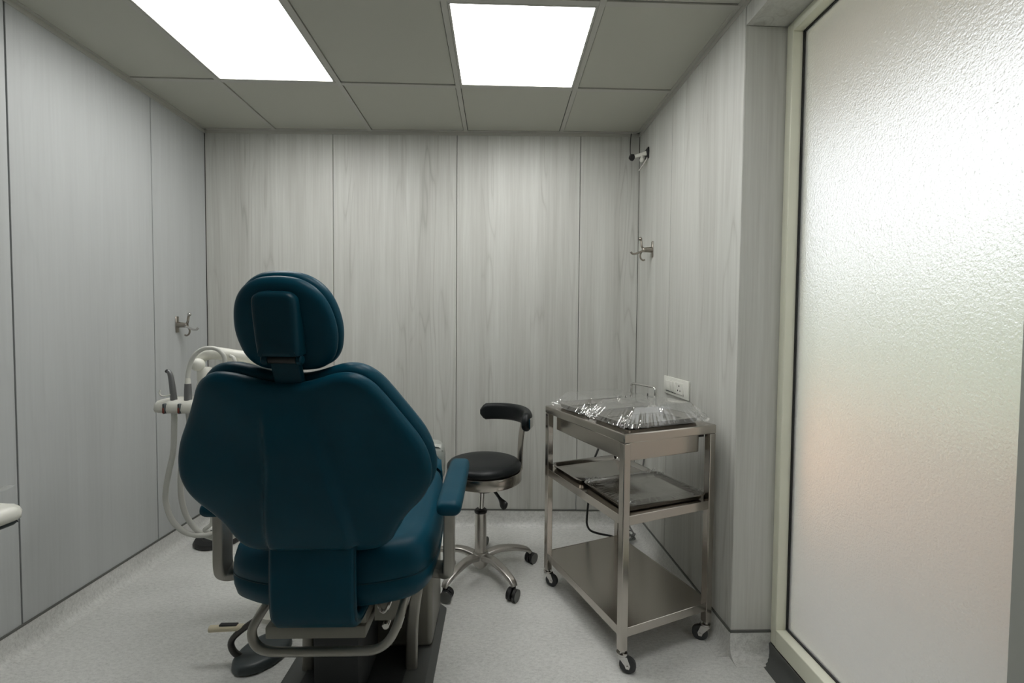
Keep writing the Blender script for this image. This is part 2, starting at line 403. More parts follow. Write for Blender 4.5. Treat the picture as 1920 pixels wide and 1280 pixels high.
# ceiling: slab, tiles and tee grid, two lit panels in view and an added one out of view
GX = [-1.417+.6*k for k in range(4)]; GY = [2.282-.6*k for k in range(7)]
bm = B(); box(bm, (XL-.06, Y0-.06, H+.035), (XW+.16, 3.0, H+.08)); ceil = struct('ceiling', bm, 'grid_shadow', 'suspended ceiling of grey white tiles in a metal grid', 'ceiling', 0)
xs = [XL]+GX+[None]; ys = [Y0]+sorted(GY)+[None]
cells_lit = {(1, 1.682), (3, 1.682), (3, .482)}
tile_cache = {}
for i in range(5):
    for j in range(len(ys)-1):
        x0 = xs[i]; y0 = ys[j]
        if (i, round(y0, 3)) in cells_lit: continue
        g = .0152
        y1 = ys[j+1] if ys[j+1] is not None else None
        def X1(y): return xs[i+1] if xs[i+1] is not None else xr(y)+.02
        def Y1(x): return y1 if y1 is not None else yb(x)+.02
        z0 = H+.0015; a0 = x0+g; 
        ya, = (y0+g,)
        p = [(a0, ya), (X1(ya)-g, ya), (X1(Y1(X1(2.7) if xs[i+1] is None else xs[i+1]))-g, Y1(a0 if xs[i+1] is None else xs[i+1])-g), (a0, Y1(a0)-g)]
        bm = B(); prism(bm, p, z0, z0+.012); obj('ceiling_tile', bm, 'ceiling_white', ceil, 0)
for x in GX:
    bm = B(); box(bm, (x-.012, Y0, H-.004), (x+.012, yb(x)+.01, H+.003)); box(bm, (x-.003, Y0, H+.003), (x+.003, yb(x), H+.034)); obj('grid_bar', bm, 'grid_white', ceil, 0)
for y in GY:
    e = [XL]+GX+[xr(y)+.02]
    for k in range(5):
        bm = B(); box(bm, (e[k]+.0125*(k > 0), y-.012, H-.0036), (e[k+1]-.0125*(k < 4), y+.012, H+.003)); obj('grid_bar', bm, 'grid_white', ceil, 0)
for nm, a, b2 in (('left', A, LBk), ('back', LBk, RBk), ('right', RBk, Hn)):
    bm = B(); slab(bm, a, b2, H-.022, H+.002, -.0, -.005); slab(bm, a, b2, H-.003, H+.002, -.005, -.022)
    obj('edge_angle', bm, 'grid_white', ceil, 0)
def ceiling_light(x0, y0, label):
    t = thing('ceiling_light', label, 'light', (x0+.3, y0+.3, H), group='square lit panels set in the ceiling')
    a, b2 = .013, .587; w_ = .010
    for (p, q) in (((a, a), (b2, a+w_)), ((a, b2-w_), (b2, b2)), ((a, a+w_), (a+w_, b2-w_)), ((b2-w_, a+w_), (b2, b2-w_))):
        bm = B(); box(bm, (x0+p[0], y0+p[1], H-.004), (x0+q[0], y0+q[1], H+.012), .001, 1); obj('frame_bar', bm, 'grid_white', t, 0)
    bm = B(); box(bm, (x0+a+w_, y0+a+w_, H-.001), (x0+b2-w_, y0+b2-w_, H+.006)); obj('diffuser', bm, 'light_diffuser', t, 0)
    bm = B(); box(bm, (x0+a+.002, y0+a+.002, H+.013), (x0+b2-.002, y0+b2-.002, H+.032)); obj('housing', bm, 'grid_white', t, 0)
ceiling_light(GX[0], 1.682, 'lit white square panel in the ceiling above the chair, the left one')
ceiling_light(GX[2], 1.682, 'lit white square panel in the ceiling above the stool, the right one')

ceiling_light(GX[2], .482, 'lit white square panel in the ceiling out of view near the camera, added to brighten the front')  # unseen extra panel, added to brighten the near floor and camera-facing surfaces

# window: cream frame, black gasket, frosted pane
bm = B(); box(bm, (XW+.003, YP1-.034, .06), (XW+.085, YP1-.001, ZS-.001), .002, 1)
win = struct('window_1', bm, 'cream_paint', 'tall frosted glass window in a cream frame', 'window', 20)
ZB, ZT = .130, 2.385
bm = B(); box(bm, (XW+.003, YP0+.034, ZT), (XW+.085, YP1-.0345, ZS-.001), .002, 1); obj('frame_head', bm, 'cream_paint', win, 20)
bm = B(); box(bm, (XW+.001, YP0+.034, .06), (XW+.085, YP1-.0345, ZB), .002, 1); obj('frame_sill', bm, 'cream_paint', win, 20)
bm = B(); box(bm, (XW+.001, YP0, .06), (XW+.085, YP0+.0335, ZS-.001), .002, 1); obj('frame_post', bm, 'post_grey', win, 20)
XG = XW+.047; ya, yz = YP0+.034, YP1-.0345
for p, q in (((XG-.006, ya, ZB), (XG+.012, ya+.006, ZT)), ((XG-.006, yz-.006, ZB), (XG+.012, yz, ZT)), ((XG-.006, ya+.006, ZB), (XG+.012, yz-.006, ZB+.006)), ((XG-.006, ya+.006, ZT-.006), (XG+.012, yz-.006, ZT))):
    bm = B(); box(bm, p, q); obj('gasket', bm, 'gasket', win, 0)
bm = B(); box(bm, (XG, ya+.004, ZB+.004), (XG+.005, yz-.004, ZT-.004)); obj('glass_pane', bm, 'frosted_glass', win, 0, label='stippled frosted glass pane')
bm = B(); box(bm, (XW+.004, YP0, 0), (XW+.085, YP1, .0595)); obj('plinth', bm, 'backing', win, 0)
# what lies outside the frosted pane
bm = B(); box(bm, (XW+.2, -4, -.12), (6.5, 8, -.06)); struct('ground_outside', bm, 'outside_floor', 'grey paved ground outside the frosted window', 'ground', 0)
bm = B(); box(bm, (2.3, -4, -.06), (2.5, 8, .78)); struct('wall_outside', bm, 'outside_tan', 'tan parapet outside the frosted window', 'wall', 0)
bm = B(); box(bm, (XW+.2, -4, 2.45), (2.0, 8, 2.6)); struct('trim_1', bm, 'outside_soffit', 'beige overhang above the frosted window outside', 'overhang', 0)
bm = B(); box(bm, (4.6, -4, -.06), (5.2, 9, 1.9)); struct('hedge_outside', bm, 'outside_green', 'grey green hedge beyond the parapet outside', 'hedge', 0)

# ------------------------------------------------------------------ dental chair
XC = -.485
chair = thing('dental_chair', 'teal leather dental chair with headrest, seen from behind', 'chair', (XC, 1.7, 0))
# base
bm = B()
prof = [(-.285, 0), (.256, 0), (.256, .012), (.232, .03), (-.262, .03), (-.285, .012)]
loft(bm, [[Vector((XC+x, y, z)) for x, z in prof] for y in (1.22, 1.95)]); obj('base_plate', bm, 'dark_base', chair, 25)
bm = B(); box(bm, (XC-.205, 1.24, .029), (XC+.155, 1.73, .034), .001, 1); obj('base_mat', bm, 'dark_rubber', chair, 25)
for sx, yy in ((-1, 1.60), (1, 1.60)):
    x = XC-.205 if sx < 0 else XC+.172
    bm = B(); sweep(bm, spline([(x, 1.585, .03), (x+.003, 1.585, .2), (x+.012*sx+.006, 1.60, .33), (x+.03*sx, 1.66, .46)], 6), rrect(.042, .026, .009), upv=(1, 0, 0)); obj('support_leg', bm, 'satin_alloy', chair, 40)
    bm = B(); box(bm, (x-.022, 1.60, .031), (x+.004, 1.70, .44), .006); obj('side_plate', bm, 'dark_base', chair, 40)
bm = B(); box(bm, (XC-.235, 1.68, .03), (XC+.232, 1.94, .45), .02, 3); obj('pump_housing', bm, 'grey_metal_paint', chair, 40)
bm = B(); box(bm, (XC-.22, 1.70, .45), (XC+.22, 1.92, .54), .02, 3); obj('housing_cap', bm, 'dark_grey_paint', chair, 40)
# carriage under the seat
bm = B(); box(bm, (XC-.21, 1.30, .345), (XC+.09, 1.72, .385), .006)
obj('carriage_tray', bm, 'grey_metal_paint', chair, 40)
bm = B(); box(bm, (XC+.045, 1.305, .385), (XC+.092, 1.70, .475), .008)
obj('carriage_side', bm, 'grey_metal_paint', chair, 40)
bm = B(); loft(bm, [[Vector((XC+x, y, z)) for x, z in ((.10, .47), (.10, .36), (.155, .36), (.205, .41), (.215, .49))] for y in (1.36, 1.70)]); obj('carriage_flank', bm, 'grey_metal_paint', chair, 30)
bm = B(); sweep(bm, spline([(XC+.118, 1.35, .50), (XC+.118, 1.335, .43), (XC+.135, 1.335, .405), (XC+.152, 1.335, .43), (XC+.172, 1.35, .50)], 6), circ(.006, 8)); obj('cable_loop', bm, 'polished_steel', chair, 40)
bm = B(); box(bm, (XC-.12, 1.42, .03), (XC+.03, 1.66, .35), .01); obj('lift_column', bm, 'dark_rubber', chair, 40)
for bx in (.135, .175):
    bm = B(); cyl(bm, (XC+bx, 1.352, .345), (XC+bx, 1.40, .345), .011, 12, bev=.002); obj('bolt', bm, 'polished_steel', chair, 40)
# bent tube under the back
bm = B(); tube(bm, [(XC-.13, 1.34, .54), (XC-.165, 1.28, .505), (XC-.196, 1.23, .45), (XC-.202, 1.22, .42), (XC-.185, 1.215, .39), (XC-.15, 1.212, .377), (XC-.09, 1.212, .374), (XC, 1.212, .374), (XC+.09, 1.212, .374), (XC+.14, 1.212, .377), (XC+.175, 1.215, .395), (XC+.198, 1.225, .43), (XC+.21, 1.25, .47), (XC+.222, 1.30, .52)], .0125, 14, 6); obj('frame_tube', bm, 'satin_alloy', chair, 40)
# seat
def FZ(x, y, d): return Vector((XC+x, y, d+.075*sstep(1.36, 1.82, y)))   # seat rises toward the knees
half = [(0, 1.775), (.12, 1.775), (.21, 1.765), (.262, 1.72), (.285, 1.62), (.294, 1.50), (.296, 1.40), (.290, 1.31), (.262, 1.245), (.19, 1.205), (.10, 1.185), (0, 1.18)]
po = outline(half, 6)
bm = B(); pillow(bm, po, [(.495, .085), (.497, .05), (.504, .024), (.52, .007), (.545, 0), (.576, -.002), (.5795, .003), (.583, -.001), (.615, .001), (.645, .010), (.664, .028), (.672, .055)], FZ,
                 capB=lambda x, y, s: -.022*(1-s*s), c=(0, 1.48)); st = obj('seat_cushion', bm, 'teal_leather', chair, 60)
ring = [FZ(x, y, .5797) for x, y in inset(po, .0005)]
bm = B(); sweep(bm, ring, circ(.0026, 6), cyclic=True, upv=None); obj('seam_piping', bm, 'teal_plastic', st, 60)
# leg rest and its clear foot cover
half = [(0, 2.06), (.12, 2.06), (.19, 2.05), (.225, 2.02), (.235, 1.96), (.24, 1.9), (.248, 1.84), (.258, 1.77), (.25, 1.755), (.12, 1.75), (0, 1.75)]
bm = B(); pillow(bm, outline(half, 6), [(.55, .03), (.565, .008), (.60, 0), (.63, .006), (.652, .025), (.66, .05)], FZ, capB=lambda x, y, s: .012*(1-s*s), c=(0, 1.9)); obj('legrest_cushion', bm, 'teal_leather', chair, 60)
half = [(0, 2.075), (.12, 2.075), (.20, 2.063), (.236, 2.03), (.246, 1.97), (.248, 1.93), (.246, 1.90), (.20, 1.895), (0, 1.895)]
bm = B(); pillow(bm, outline(half, 6), [(.54, .012), (.56, 0), (.63, .0), (.665, .006), (.682, .022), (.687, .045)], FZ, capB=lambda x, y, s: .004*(1-s*s), c=(0, 1.98)); obj('foot_cover', bm, 'milky_plastic', chair, 60, label='milky clear plastic cover over the foot end')
bm = B(); box(bm, (XC-.10, 1.72, .555), (XC+.10, 1.98, .63), .01); obj('legrest_bracket', bm, 'grey_metal_paint', chair, 40)
# backrest: leather cushion in front, moulded leather shell behind
LEAN = math.atan2(.27, .963)
tb_ = Vector((0, -math.sin(LEAN), math.cos(LEAN))); nb = Vector((0, math.cos(LEAN), math.sin(LEAN)))
PB = Vector((XC, 1.105, .939))
def FB(x, s, d): return PB+Vector((x, 0, 0))+tb_*(s if s < 0 else s*1.065)+nb*(d-.8*max(0, s)**2)          # d grows toward the front (away from the camera)
back_half = [(0, .218), (.03, .2195), (.06, .226), (.09, .236), (.115, .244), (.138, .247), (.16, .244), (.182, .232), (.203, .21), (.222, .18), (.243, .145), (.266, .108), (.289, .07), (.306, .03), (.314, -.01), (.313, -.045), (.303, -.08), (.283, -.112), (.255, -.143), (.232, -.175), (.217, -.205), (.2, -.235), (.175, -.255), (.14, -.265), (.1, -.268), (.05, -.268), (0, -.268)]
bo = outline(back_half, 4)
def spine(x, y, s):
    hw = .055+.05*sstep(.18, -.25, y)
    b_ = .022*(1-sstep(hw-.006, hw+.016, abs(x)))*sstep(.20, .05, y)*1.0
    dome = .016*(1-s**3)
    return -(b_*(1-sstep(.9, 1.0, s)*.2)+dome)
bm = B(); pillow(bm, bo, [(-.020, .030), (-.017, .017), (-.010, .007), (0, .001), (.014, .0), (.022, .004), (.024, .012)], FB, capA=spine, c=(0, -.02), nr=30); obj('backrest_shell', bm, 'teal_leather', chair, 60)
bm = B(); pillow(bm, bo, [(.022, .014), (.026, .004), (.036, -.005), (.052, -.008), (.068, -.004), (.080, .010), (.087, .03)], FB, capB=lambda x, y, s: -.022*(1-s*s)+.012*sstep(.16, .28, abs(x)), c=(0, -.02), nr=20); obj('backrest_cushion', bm, 'teal_leather', chair, 60)
# padded spine cover that curls under the seat
path = spline([(XC, 1.155, .745), (XC, 1.148, .70), (XC, 1.146, .64), (XC, 1.147, .58), (XC, 1.150, .54), (XC, 1.158, .51), (XC, 1.178, .487), (XC, 1.21, .477), (XC, 1.26, .475)], 6)
bm = B(); sweep(bm, path, rrect(.222, .034, .014, 5), upv=(1, 0, 0), scale=lambda t: 1.0); fl = obj('spine_cover', bm, 'teal_leather', chair, 60)
for sx in (-1, 1):
    bm = B(); sweep(bm, [p+Vector((sx*.1085, -.006 if p.z > .5 else 0, -.002)) for p in path], circ(.0045, 8)); obj('piping', bm, 'teal_plastic', fl, 60)
bm = B(); box(bm, (XC-.09, 1.165, .49), (XC+.09, 1.30, .53), .008); obj('hinge_block', bm, 'black_plastic', chair, 40)
# headrest
LH = math.radians(20); th = Vector((0, -math.sin(LH), math.cos(LH))); nh = Vector((0, math.cos(LH), math.sin(LH)))
PH = Vector((XC+.003, 1.012, 1.276))
def FH(x, s, d): return PH+Vector((x, 0, 0))+th*s+nh*d
hh = [(x*.945, y-.003) for x, y in [(0, .133), (.03, .131), (.055, .125), (.08, .111), (.1, .09), (.113, .065), (.121, .035), (.124, .005), (.121, -.025), (.112, -.055), (.095, -.078), (.07, -.092), (.04, -.097), (0, -.098)]]
ho = outline(hh, 6)
bm = B(); pillow(bm, inset(ho, .004), [(-.020, .022), (-.018, .012), (-.013, .004), (-.006, .0), (.002, .0), (.006, .003), (.008, .010)], FH, capA=lambda x, y, s: -.006*(1-s*s), c=(0, .01), nr=14); obj('headrest_shell', bm, 'teal_leather', chair, 60)
bm = B(); pillow(bm, ho, [(.006, .010), (.009, .003), (.014, .0), (.024, -.002), (.036, .002), (.046, .014), (.050, .032)], FH, capB=lambda x, y, s: -.02*(1-s*s), c=(0, .01), nr=14); obj('headrest_cushion', bm, 'teal_leather', chair, 60)
# bracket pad on the back of the headrest
LK = math.radians(9); tk = Vector((0, -math.sin(LK), math.cos(LK))); nk = Vector((0, math.cos(LK), math.sin(LK)))
PK = Vector((XC+.003, .972, 1.288))
def FK(x, s, d): return PK+Vector((x, 0, 0))+tk*s+nk*d
kh = [(0, .074), (.02, .074), (.036, .070), (.046, .058), (.0475, .03), (.0465, -.02), (.045, -.05), (.0435, -.064), (.041, -.068), (.02, -.069), (0, -.069)]
bm = B(); pillow(bm, outline(kh, 5), [(-.022, .012), (-.0205, .006), (-.016, .0015), (-.008, 0), (.036, -.004), (.042, .002)], FK, capA=lambda x, y, s: -.002*(1-s*s), c=(0, 0), nr=8); kb = obj('headrest_bracket', bm, 'teal_plastic', chair, 60)
for sx in (-1, 1):
    c0 = FK(sx*.031, -.079, .004); bm = B(); cyl(bm, c0, c0+Vector((sx*.014, 0, 0)), .0115, 18, bev=.003); obj('hinge_knob', bm, 'teal_plastic', kb, 40)
bm = B(); cyl(bm, FK(-.03, -.079, .006), FK(.03, -.079, .006), .009, 16); obj('hinge_pin', bm, 'black_plastic', kb, 40)
sa, sb = FK(0, -.066, .012), FB(.004, .175, .010)
bm = B(); sweep(bm, [sa, sa.lerp(sb, .5), sb], rrect(.064, .018, .004, 3), upv=(1, 0, 0)); obj('headrest_stem', bm, 'teal_plastic', chair, 40)
# arm rests
for sx in (-1, 1):
    ax = XC+sx*.338
    pa = [Vector((ax+.002*sx, y, z)) for y, z in ((1.262, .752), (1.27, .752), (1.285, .752), (1.35, .753), (1.45, .755), (1.55, .758), (1.65, .761), (1.67, .7615), (1.682, .762))]
    sc = [.55, .8, .95, 1, 1, 1, .95, .8, .5]
    bm = B(); rings = []
    for p, k in zip(pa, sc):
        rings.append([p+Vector((x*(.5+.5*k), 0, z*k)) for x, z in rrect(.076, .05, .021, 5)])
    loft(bm, rings); obj('armrest_pad', bm, 'teal_leather', chair, 60)
    px = ax-.0*sx
    bm = B(); sweep(bm, spline([(px, 1.315, .735), (px, 1.315, .64), (px, 1.315, .57), (px-.004*sx, 1.325, .545), (px-.03*sx, 1.345, .532), (px-.10*sx, 1.36, .528)], 6), rrect(.055, .032, .007, 3), upv=(0, 1, 0)); obj('armrest_post', bm, 'satin_alloy', chair, 40)

# ------------------------------------------------------------------ foot pedal beside the chair
fp = thing('foot_pedal', 'dark grey oval foot pedal on the floor beside the chair', 'pedal', (-.905, 1.69, 0))
def FP(x, y, d): return Vector((-.91+.93*x+.35*y, 1.69-.35*x*.8+.93*y, d))
ov = [(.088*math.cos(a)*1.0, .112*math.sin(a)) for a in [2*PI*k/48 for k in range(48)]]
bm = B(); pillow(bm, ov, [(.001, .008), (.006, 0), (.024, .002), (.032, .009), (.036, .02)], FP, capB=lambda x, y, s: .003*(1-s*s), nr=6); obj('pedal_disc', bm, 'dark_grey_paint', fp, 50)
bm = B(); tube(bm, [(-.965, 1.655, .02), (-.995, 1.65, .045), (-1.008, 1.65, .075), (-1.0, 1.65, .10), (-.975, 1.65, .125), (-.945, 1.652, .148), (-.925, 1.66, .16)], .0115, 12, 6); obj('lifting_bar', bm, 'dark_tube', fp, 50)
bm = B(); cyl(bm, (-1.09, 1.655, .134), (-.958, 1.655, .139), .0125, 16, bev=.002); obj('handle_grip', bm, 'beige_plastic', fp, 40, label='beige round bar grip')
bm = B(); box(bm, (-1.052, 1.648, .145), (-.985, 1.664, .153), .003); obj('rubber_pad', bm, 'black_plastic', fp, 40)

# ------------------------------------------------------------------ stool
SX, SY = -.088, 2.25
stool = thing('saddle_stool', 'round black padded stool with curved backrest and five castors', 'stool', (SX, SY, 0))
s0 = Vector((SX+.016, SY, 0))
bm = B(); lathe(bm, [(.02, .552), (.17, .552), (.186, .556), (.193, .566), (.192, .578), (.182, .590), (.16, .597), (.1, .599), (.05, .598), (0, .597)], s0, seg=48); obj('seat_cushion', bm, 'black_leather', stool, 60)
bm = B(); lathe(bm, [(.02, .497), (.188, .497), (.194, .500), (.195, .503), (.195, .548), (.192, .553), (.186, .554), (.02, .554)], s0, seg=48); obj('seat_ring', bm, 'brushed_steel', stool, 40)
bm = B(); lathe(bm, [(.0, .44), (.05, .44), (.05, .47), (.10, .497), (.0, .497)], s0, seg=24); obj('seat_mount', bm, 'black_plastic', stool, 40)
bm = B(); cyl(bm, (SX, SY, .30), (SX+.006, SY, .45), .0145, 20); obj('piston_rod', bm, 'polished_steel', stool, 40)
bm = B(); lathe(bm, [(.03, .06), (.03, .325), (.028, .327), (.0, .327)], (SX, SY, 0), seg=28); sl = obj('column_sleeve', bm, 'cast_alloy', stool, 40)
bm = B(); lathe(bm, [(.0, .324), (.033, .324), (.034, .334), (.026, .341), (.0, .341)], (SX, SY, 0), seg=28); obj('sleeve_collar', bm, 'black_plastic', sl, 40)
bm = B(); lathe(bm, [(.0, .035), (.024, .035), (.04, .055), (.045, .08), (.045, .105), (.036, .118), (.0, .118)], (SX, SY, 0), seg=28); obj('hub', bm, 'cast_alloy', stool, 40)
# height lever
bm = B(); sweep(bm, spline([(s0.x+.03, SY-.06, .487), (s0.x+.06, SY-.10, .465), (s0.x+.085, SY-.13, .44), (s0.x+.10, SY-.15, .424), (s0.x+.112, SY-.165, .417)], 6), [(x*1.0, y*.6) for x, y in circ(.02, 12)], upv=(.7, -.7, 0), scale=lambda t: .45+.65*sstep(.4, .75, t)-.5*sstep(.9, 1, t)); obj('height_lever', bm, 'black_plastic', stool, 60)
# star base
for k in range(5):
    a = math.radians(19+72*k); d = Vector((math.cos(a), math.sin(a), 0)); s = Vector((-d.y, d.x, 0)); o = Vector((SX, SY, 0))
    pa = spline([o+d*.03+Vector((0, 0, .095)), o+d*.10+Vector((0, 0, .112)), o+d*.18+Vector((0, 0, .105)), o+d*.245+Vector((0, 0, .088)), o+d*.272+Vector((0, 0, .074)), o+d*.28+Vector((0, 0, .062))], 5)
    bm = B(); sweep(bm, pa, rrect(.042, .026, .009, 3), upv=s, scale=lambda t: 1.15-.45*t); lg = obj('leg', bm, 'cast_alloy', stool, 60)
    ca = a+[.5, -.6, .9, 2.0, -1.2][k]; c = o+d*.28; f = Vector((math.cos(ca), math.sin(ca), 0)); g = Vector((-f.y, f.x, 0))
    wc = c+f*.012+Vector((0, 0, .029)); bm = B()
    cyl(bm, wc-g*.024, wc-g*.004, .028, 20, bev=.004); cyl(bm, wc+g*.004, wc+g*.024, .028, 20, bev=.004); cs_ = obj('castor', bm, 'black_plastic', stool, 40)
    bm = B(); cyl(bm, c+Vector((0, 0, .035)), c+Vector((0, 0, .066)), .008, 12); cyl(bm, wc-g*.02, wc+g*.02, .012, 12); obj('castor_pin', bm, 'black_plastic', cs_, 40)
    for q in (-.024, .024):
        bm = B(); cyl(bm, wc+g*(q-.0005), wc+g*(q+.0005), .0285, 20); obj('wheel_trim', bm, 'cable_grey', cs_, 40)
# back bar and curved backrest
a = math.radians(24); R0 = .198; P = lambda r, an, z: Vector((s0.x+r*math.cos(an), SY+r*math.sin(an), z))
tn = Vector((-math.sin(a), math.cos(a), 0))
bm = B(); sweep(bm, spline([P(.14, a, .50), P(.185, a, .503), P(.205, a, .525), P(.208, a, .56), P(.212, a, .68), P(.225, a, .76), P(.235, a, .80)], 6), rrect(.052, .010, .004, 3), upv=tn); obj('back_bar', bm, 'brushed_steel', stool, 40)
arc = [P(.222, math.radians(-26+4*k), .806+.010*math.sin(PI*k/31)) for k in range(32)]
def padscale(t): return min(1, max(.3, (min(t, 1-t)/.055)**.5 if min(t, 1-t) < .055 else 1))
bm = B(); rings = []
for i, p in enumerate(arc):
    an = math.radians(-26+4*i); rad = Vector((math.cos(an), math.sin(an), 0)); k = padscale(i/31)
    rings.append([p+rad*x*(.4+.6*k)+Vector((0, 0, z*k)) for x, z in rrect(.046, .092, .022, 6)])
loft(bm, rings); obj('backrest_pad', bm, 'black_leather', stool, 60)
bm = B(); rings = []
for i in range(22):
    an = math.radians(-25+3.6*i); p = P(.250, an, .808); rad = Vector((math.cos(an), math.sin(an), 0))
    rings.append([p+rad*x+Vector((0, 0, z)) for x, z in rrect(.007, .05, .003, 2)])
loft(bm, rings); obj('back_plate', bm, 'polished_steel', stool, 40)

# ------------------------------------------------------------------ trolley
CA = math.radians(21.26); CX, CY = .4602, 1.5675
W_, L_c = .452, .625
cart = thing('instrument_trolley', 'three tier stainless steel trolley on castors beside the window', 'trolley', (CX, CY, 0), CA)
CMt = Matrix.Translation((CX, CY, 0)) @ Matrix.Rotation(CA, 4, 'Z')
def cobj(name, bm, mat, parent=cart, smooth=20, label=None):
    bm.transform(CMt); return obj(name, bm, mat, parent, smooth, label)
lw = .030
ZTOP, ZMID, ZLOW = .90, .590, .168
legs = {}
for (x, y) in ((0, 0), (W_-lw, 0), (0, L_c-lw), (W_-lw, L_c-lw)):
    bm = B(); box(bm, (x, y, .082), (x+lw, y+lw, ZTOP-.036), .003, 2); legs[(x, y)] = cobj('leg', bm, 'brushed_steel')
# top deck with folded rim
bm = B(); box(bm, (-.001, -.001, ZTOP-.036), (W_+.001, L_c+.001, ZTOP), .004, 2); cobj('top_deck', bm, 'brushed_steel')
# drawer body under the deck
bm = B(); box(bm, (.038, .034, ZTOP-.115), (W_-.055, L_c-.045, ZTOP-.037), .004, 2); dr = cobj('drawer', bm, 'brushed_steel')
for (x0, x1, y) in ((W_-.055, W_-.012, .05), (W_-.055, W_-.012, L_c-.07)):
    bm = B(); box(bm, (x0, y, ZTOP-.060), (x1, y+.014, ZTOP-.046)); cobj('drawer_runner', bm, 'black_plastic', dr)
for z in (ZMID, ZLOW):
    bm = B(); box(bm, (.004, .004, z-.004), (W_-.004, L_c-.004, z), 0); cobj('shelf', bm, 'brushed_steel', smooth=0)
    for p, q in (((lw, .003, z-.034), (W_-lw, .009, z+.001)), ((lw, L_c-.009, z-.034), (W_-lw, L_c-.003, z+.001)), ((.003, lw, z-.034), (.009, L_c-lw, z+.001)), ((W_-.009, lw, z-.034), (W_-.003, L_c-lw, z+.001))):
        bm = B(); box(bm, p, q, .001, 1); cobj('shelf_rail', bm, 'brushed_steel')
# pull handle on the wall side
bm = B(); tube(bm, [(W_-.012, .345, ZTOP-.005), (W_-.012, .345, ZTOP+.085), (W_-.012, .347, ZTOP+.096), (W_-.012, .355, ZTOP+.103), (W_-.012, .37, ZTOP+.105), (W_-.012, .43, ZTOP+.105), (W_-.012, .50, ZTOP+.105), (W_-.012, .513, ZTOP+.103), (W_-.012, .521, ZTOP+.096), (W_-.012, .523, ZTOP+.085), (W_-.012, .523, ZTOP-.005)], .0055, 12, 5); cobj('handle', bm, 'polished_steel', smooth=60)
for k, (x, y) in enumerate(legs):
    c = Vector((x+lw/2, y+lw/2, 0)); ang = [-.35-CA, 2.75-CA, -.5-CA, 1.4][k]; f = Vector((math.cos(ang), math.sin(ang), 0)); g = Vector((-f.y, f.x, 0))
    bm = B(); lathe(bm, [(0, .083), (.012, .083), (.012, .076), (.020, .074), (.021, .068), (.017, .064), (0, .064)], c, seg=20); sw = cobj('castor', bm, 'polished_steel', smooth=40)
    wc = c+f*.022+Vector((0, 0, .031))
    bm = B(); lathe(bm, [(.019, -.010), (.026, -.010), (.0305, -.007), (.031, 0), (.0305, .007), (.026, .010), (.019, .010)], wc, g, 28); cobj('tyre', bm, 'dark_rubber', sw, 40)
    bm = B(); lathe(bm, [(0, -.009), (.0195, -.007), (.0195, .007), (0, .009)], wc, g, 24); cobj('wheel_disc', bm, 'cable_grey', sw, 40)
    for sgn in (-1, 1):
        bm = B(); o = g*(sgn*.0135)
        pr = [c+f*-.016+Vector((0, 0, .066)), c+f*.020+Vector((0, 0, .066)), wc+f*.010+Vector((0, 0, .004)), wc+f*.006+Vector((0, 0, -.009)), wc-f*.006+Vector((0, 0, -.009)), wc-f*.010+Vector((0, 0, .002))]
        loft(bm, [[p+o-g*.0012 for p in pr], [p+o+g*.0012 for p in pr]]); cobj('fork', bm, 'polished_steel', sw, 30)
    bm = B(); cyl(bm, wc-g*.0165, wc+g*.0165, .0045, 12); cobj('axle', bm, 'polished_steel', sw, 40)

# trays and cling film on the trolley
def tray(cx, cy, w_, d_, z, hgt, rot, label, group, tilt=0):
    t = thing('instrument_tray', label, 'tray', (0, 0, 0), 0, group)
    base = CMt @ Matrix.Translation((cx, cy, z)) @ Matrix.Rotation(rot, 4, 'Z') @ Matrix.Rotation(tilt, 4, 'X')
    t.matrix_basis = base
    P_ = rrect(w_, d_, .022, 5); bm = B(); r = []
    for ins, zz in ((.010, .0), (.002, .004), (-.004, hgt-.003), (-.012, hgt), (-.0135, hgt+.001), (-.012, hgt+.002), (-.003, hgt+.002), (.004, .007), (.012, .0025)):
        r.append([Vector((x, y, zz)) for x, y in inset(P_, ins)])
    loft(bm, r); bm.transform(base); o = obj('pan', bm, 'tray_steel', t, 50)
    return t, base
def film_tent(base, w_, d_, z_rim, z_top, seed, label, topk=.70, over=.035, name='plastic_film', n=96, mat='cling_film'):
    """clear film stretched over a tray: flat on top, sloping to the rim and gathered in folds"""
    bm = B(); G = []
    for i in range(n+1):
        row = []
        for j in range(n+1):
            u, v = -1+2*i/n, -1+2*j/n; r = max(abs(u), abs(v)); cor = min(abs(u), abs(v))/max(r, 1e-6)
            x, y = u*(w_/2+over), v*(d_/2+over)
            s = min(1, max(0, (r-topk)/(.985-topk))); s = s**.85; z = z_top+(z_rim-z_top)*s
            per = math.atan2(v, u)*6+seed
            rdg = lambda f, o: 1-2*abs(mnoise.noise(Vector((per*f, r*.8, seed+o))))          # sharp creases
            fold = .6*rdg(1.9, 0)**3+.8*rdg(4.6, 4)**3-.35
            amp = .016*sstep(topk-.06, .93, r)*(.12+1.5*cor**3)
            k = 1-.05*cor**6*sstep(topk, 1, r)+amp*fold*2.6
            z += amp*.9*fold + .0016*mnoise.noise(Vector((x*14, y*14, seed)))*(1-s)
            row.append(bm.verts.new(base @ Vector((x*k, y*k, max(z, z_rim-.018)))))
        G.append(row)
    for i in range(n):
        for j in range(n): bm.faces.new((G[i][j], G[i+1][j], G[i+1][j+1], G[i][j+1]))
    o = obj(name, bm, mat, None, 75); return tag(o, label, 'plastic film', 'clear plastic films over the trays')
GT = 'stainless trays on the trolley'
t1, b1 = tray(.235, .165, .36, .225, ZTOP+.001, .022, .02, 'stainless tray under raised film at the near end of the trolley top', GT)
t2, b2 = tray(.225, .455, .36, .225, ZTOP+.001, .022, .05, 'stainless tray under raised film at the far end of the trolley top', GT)
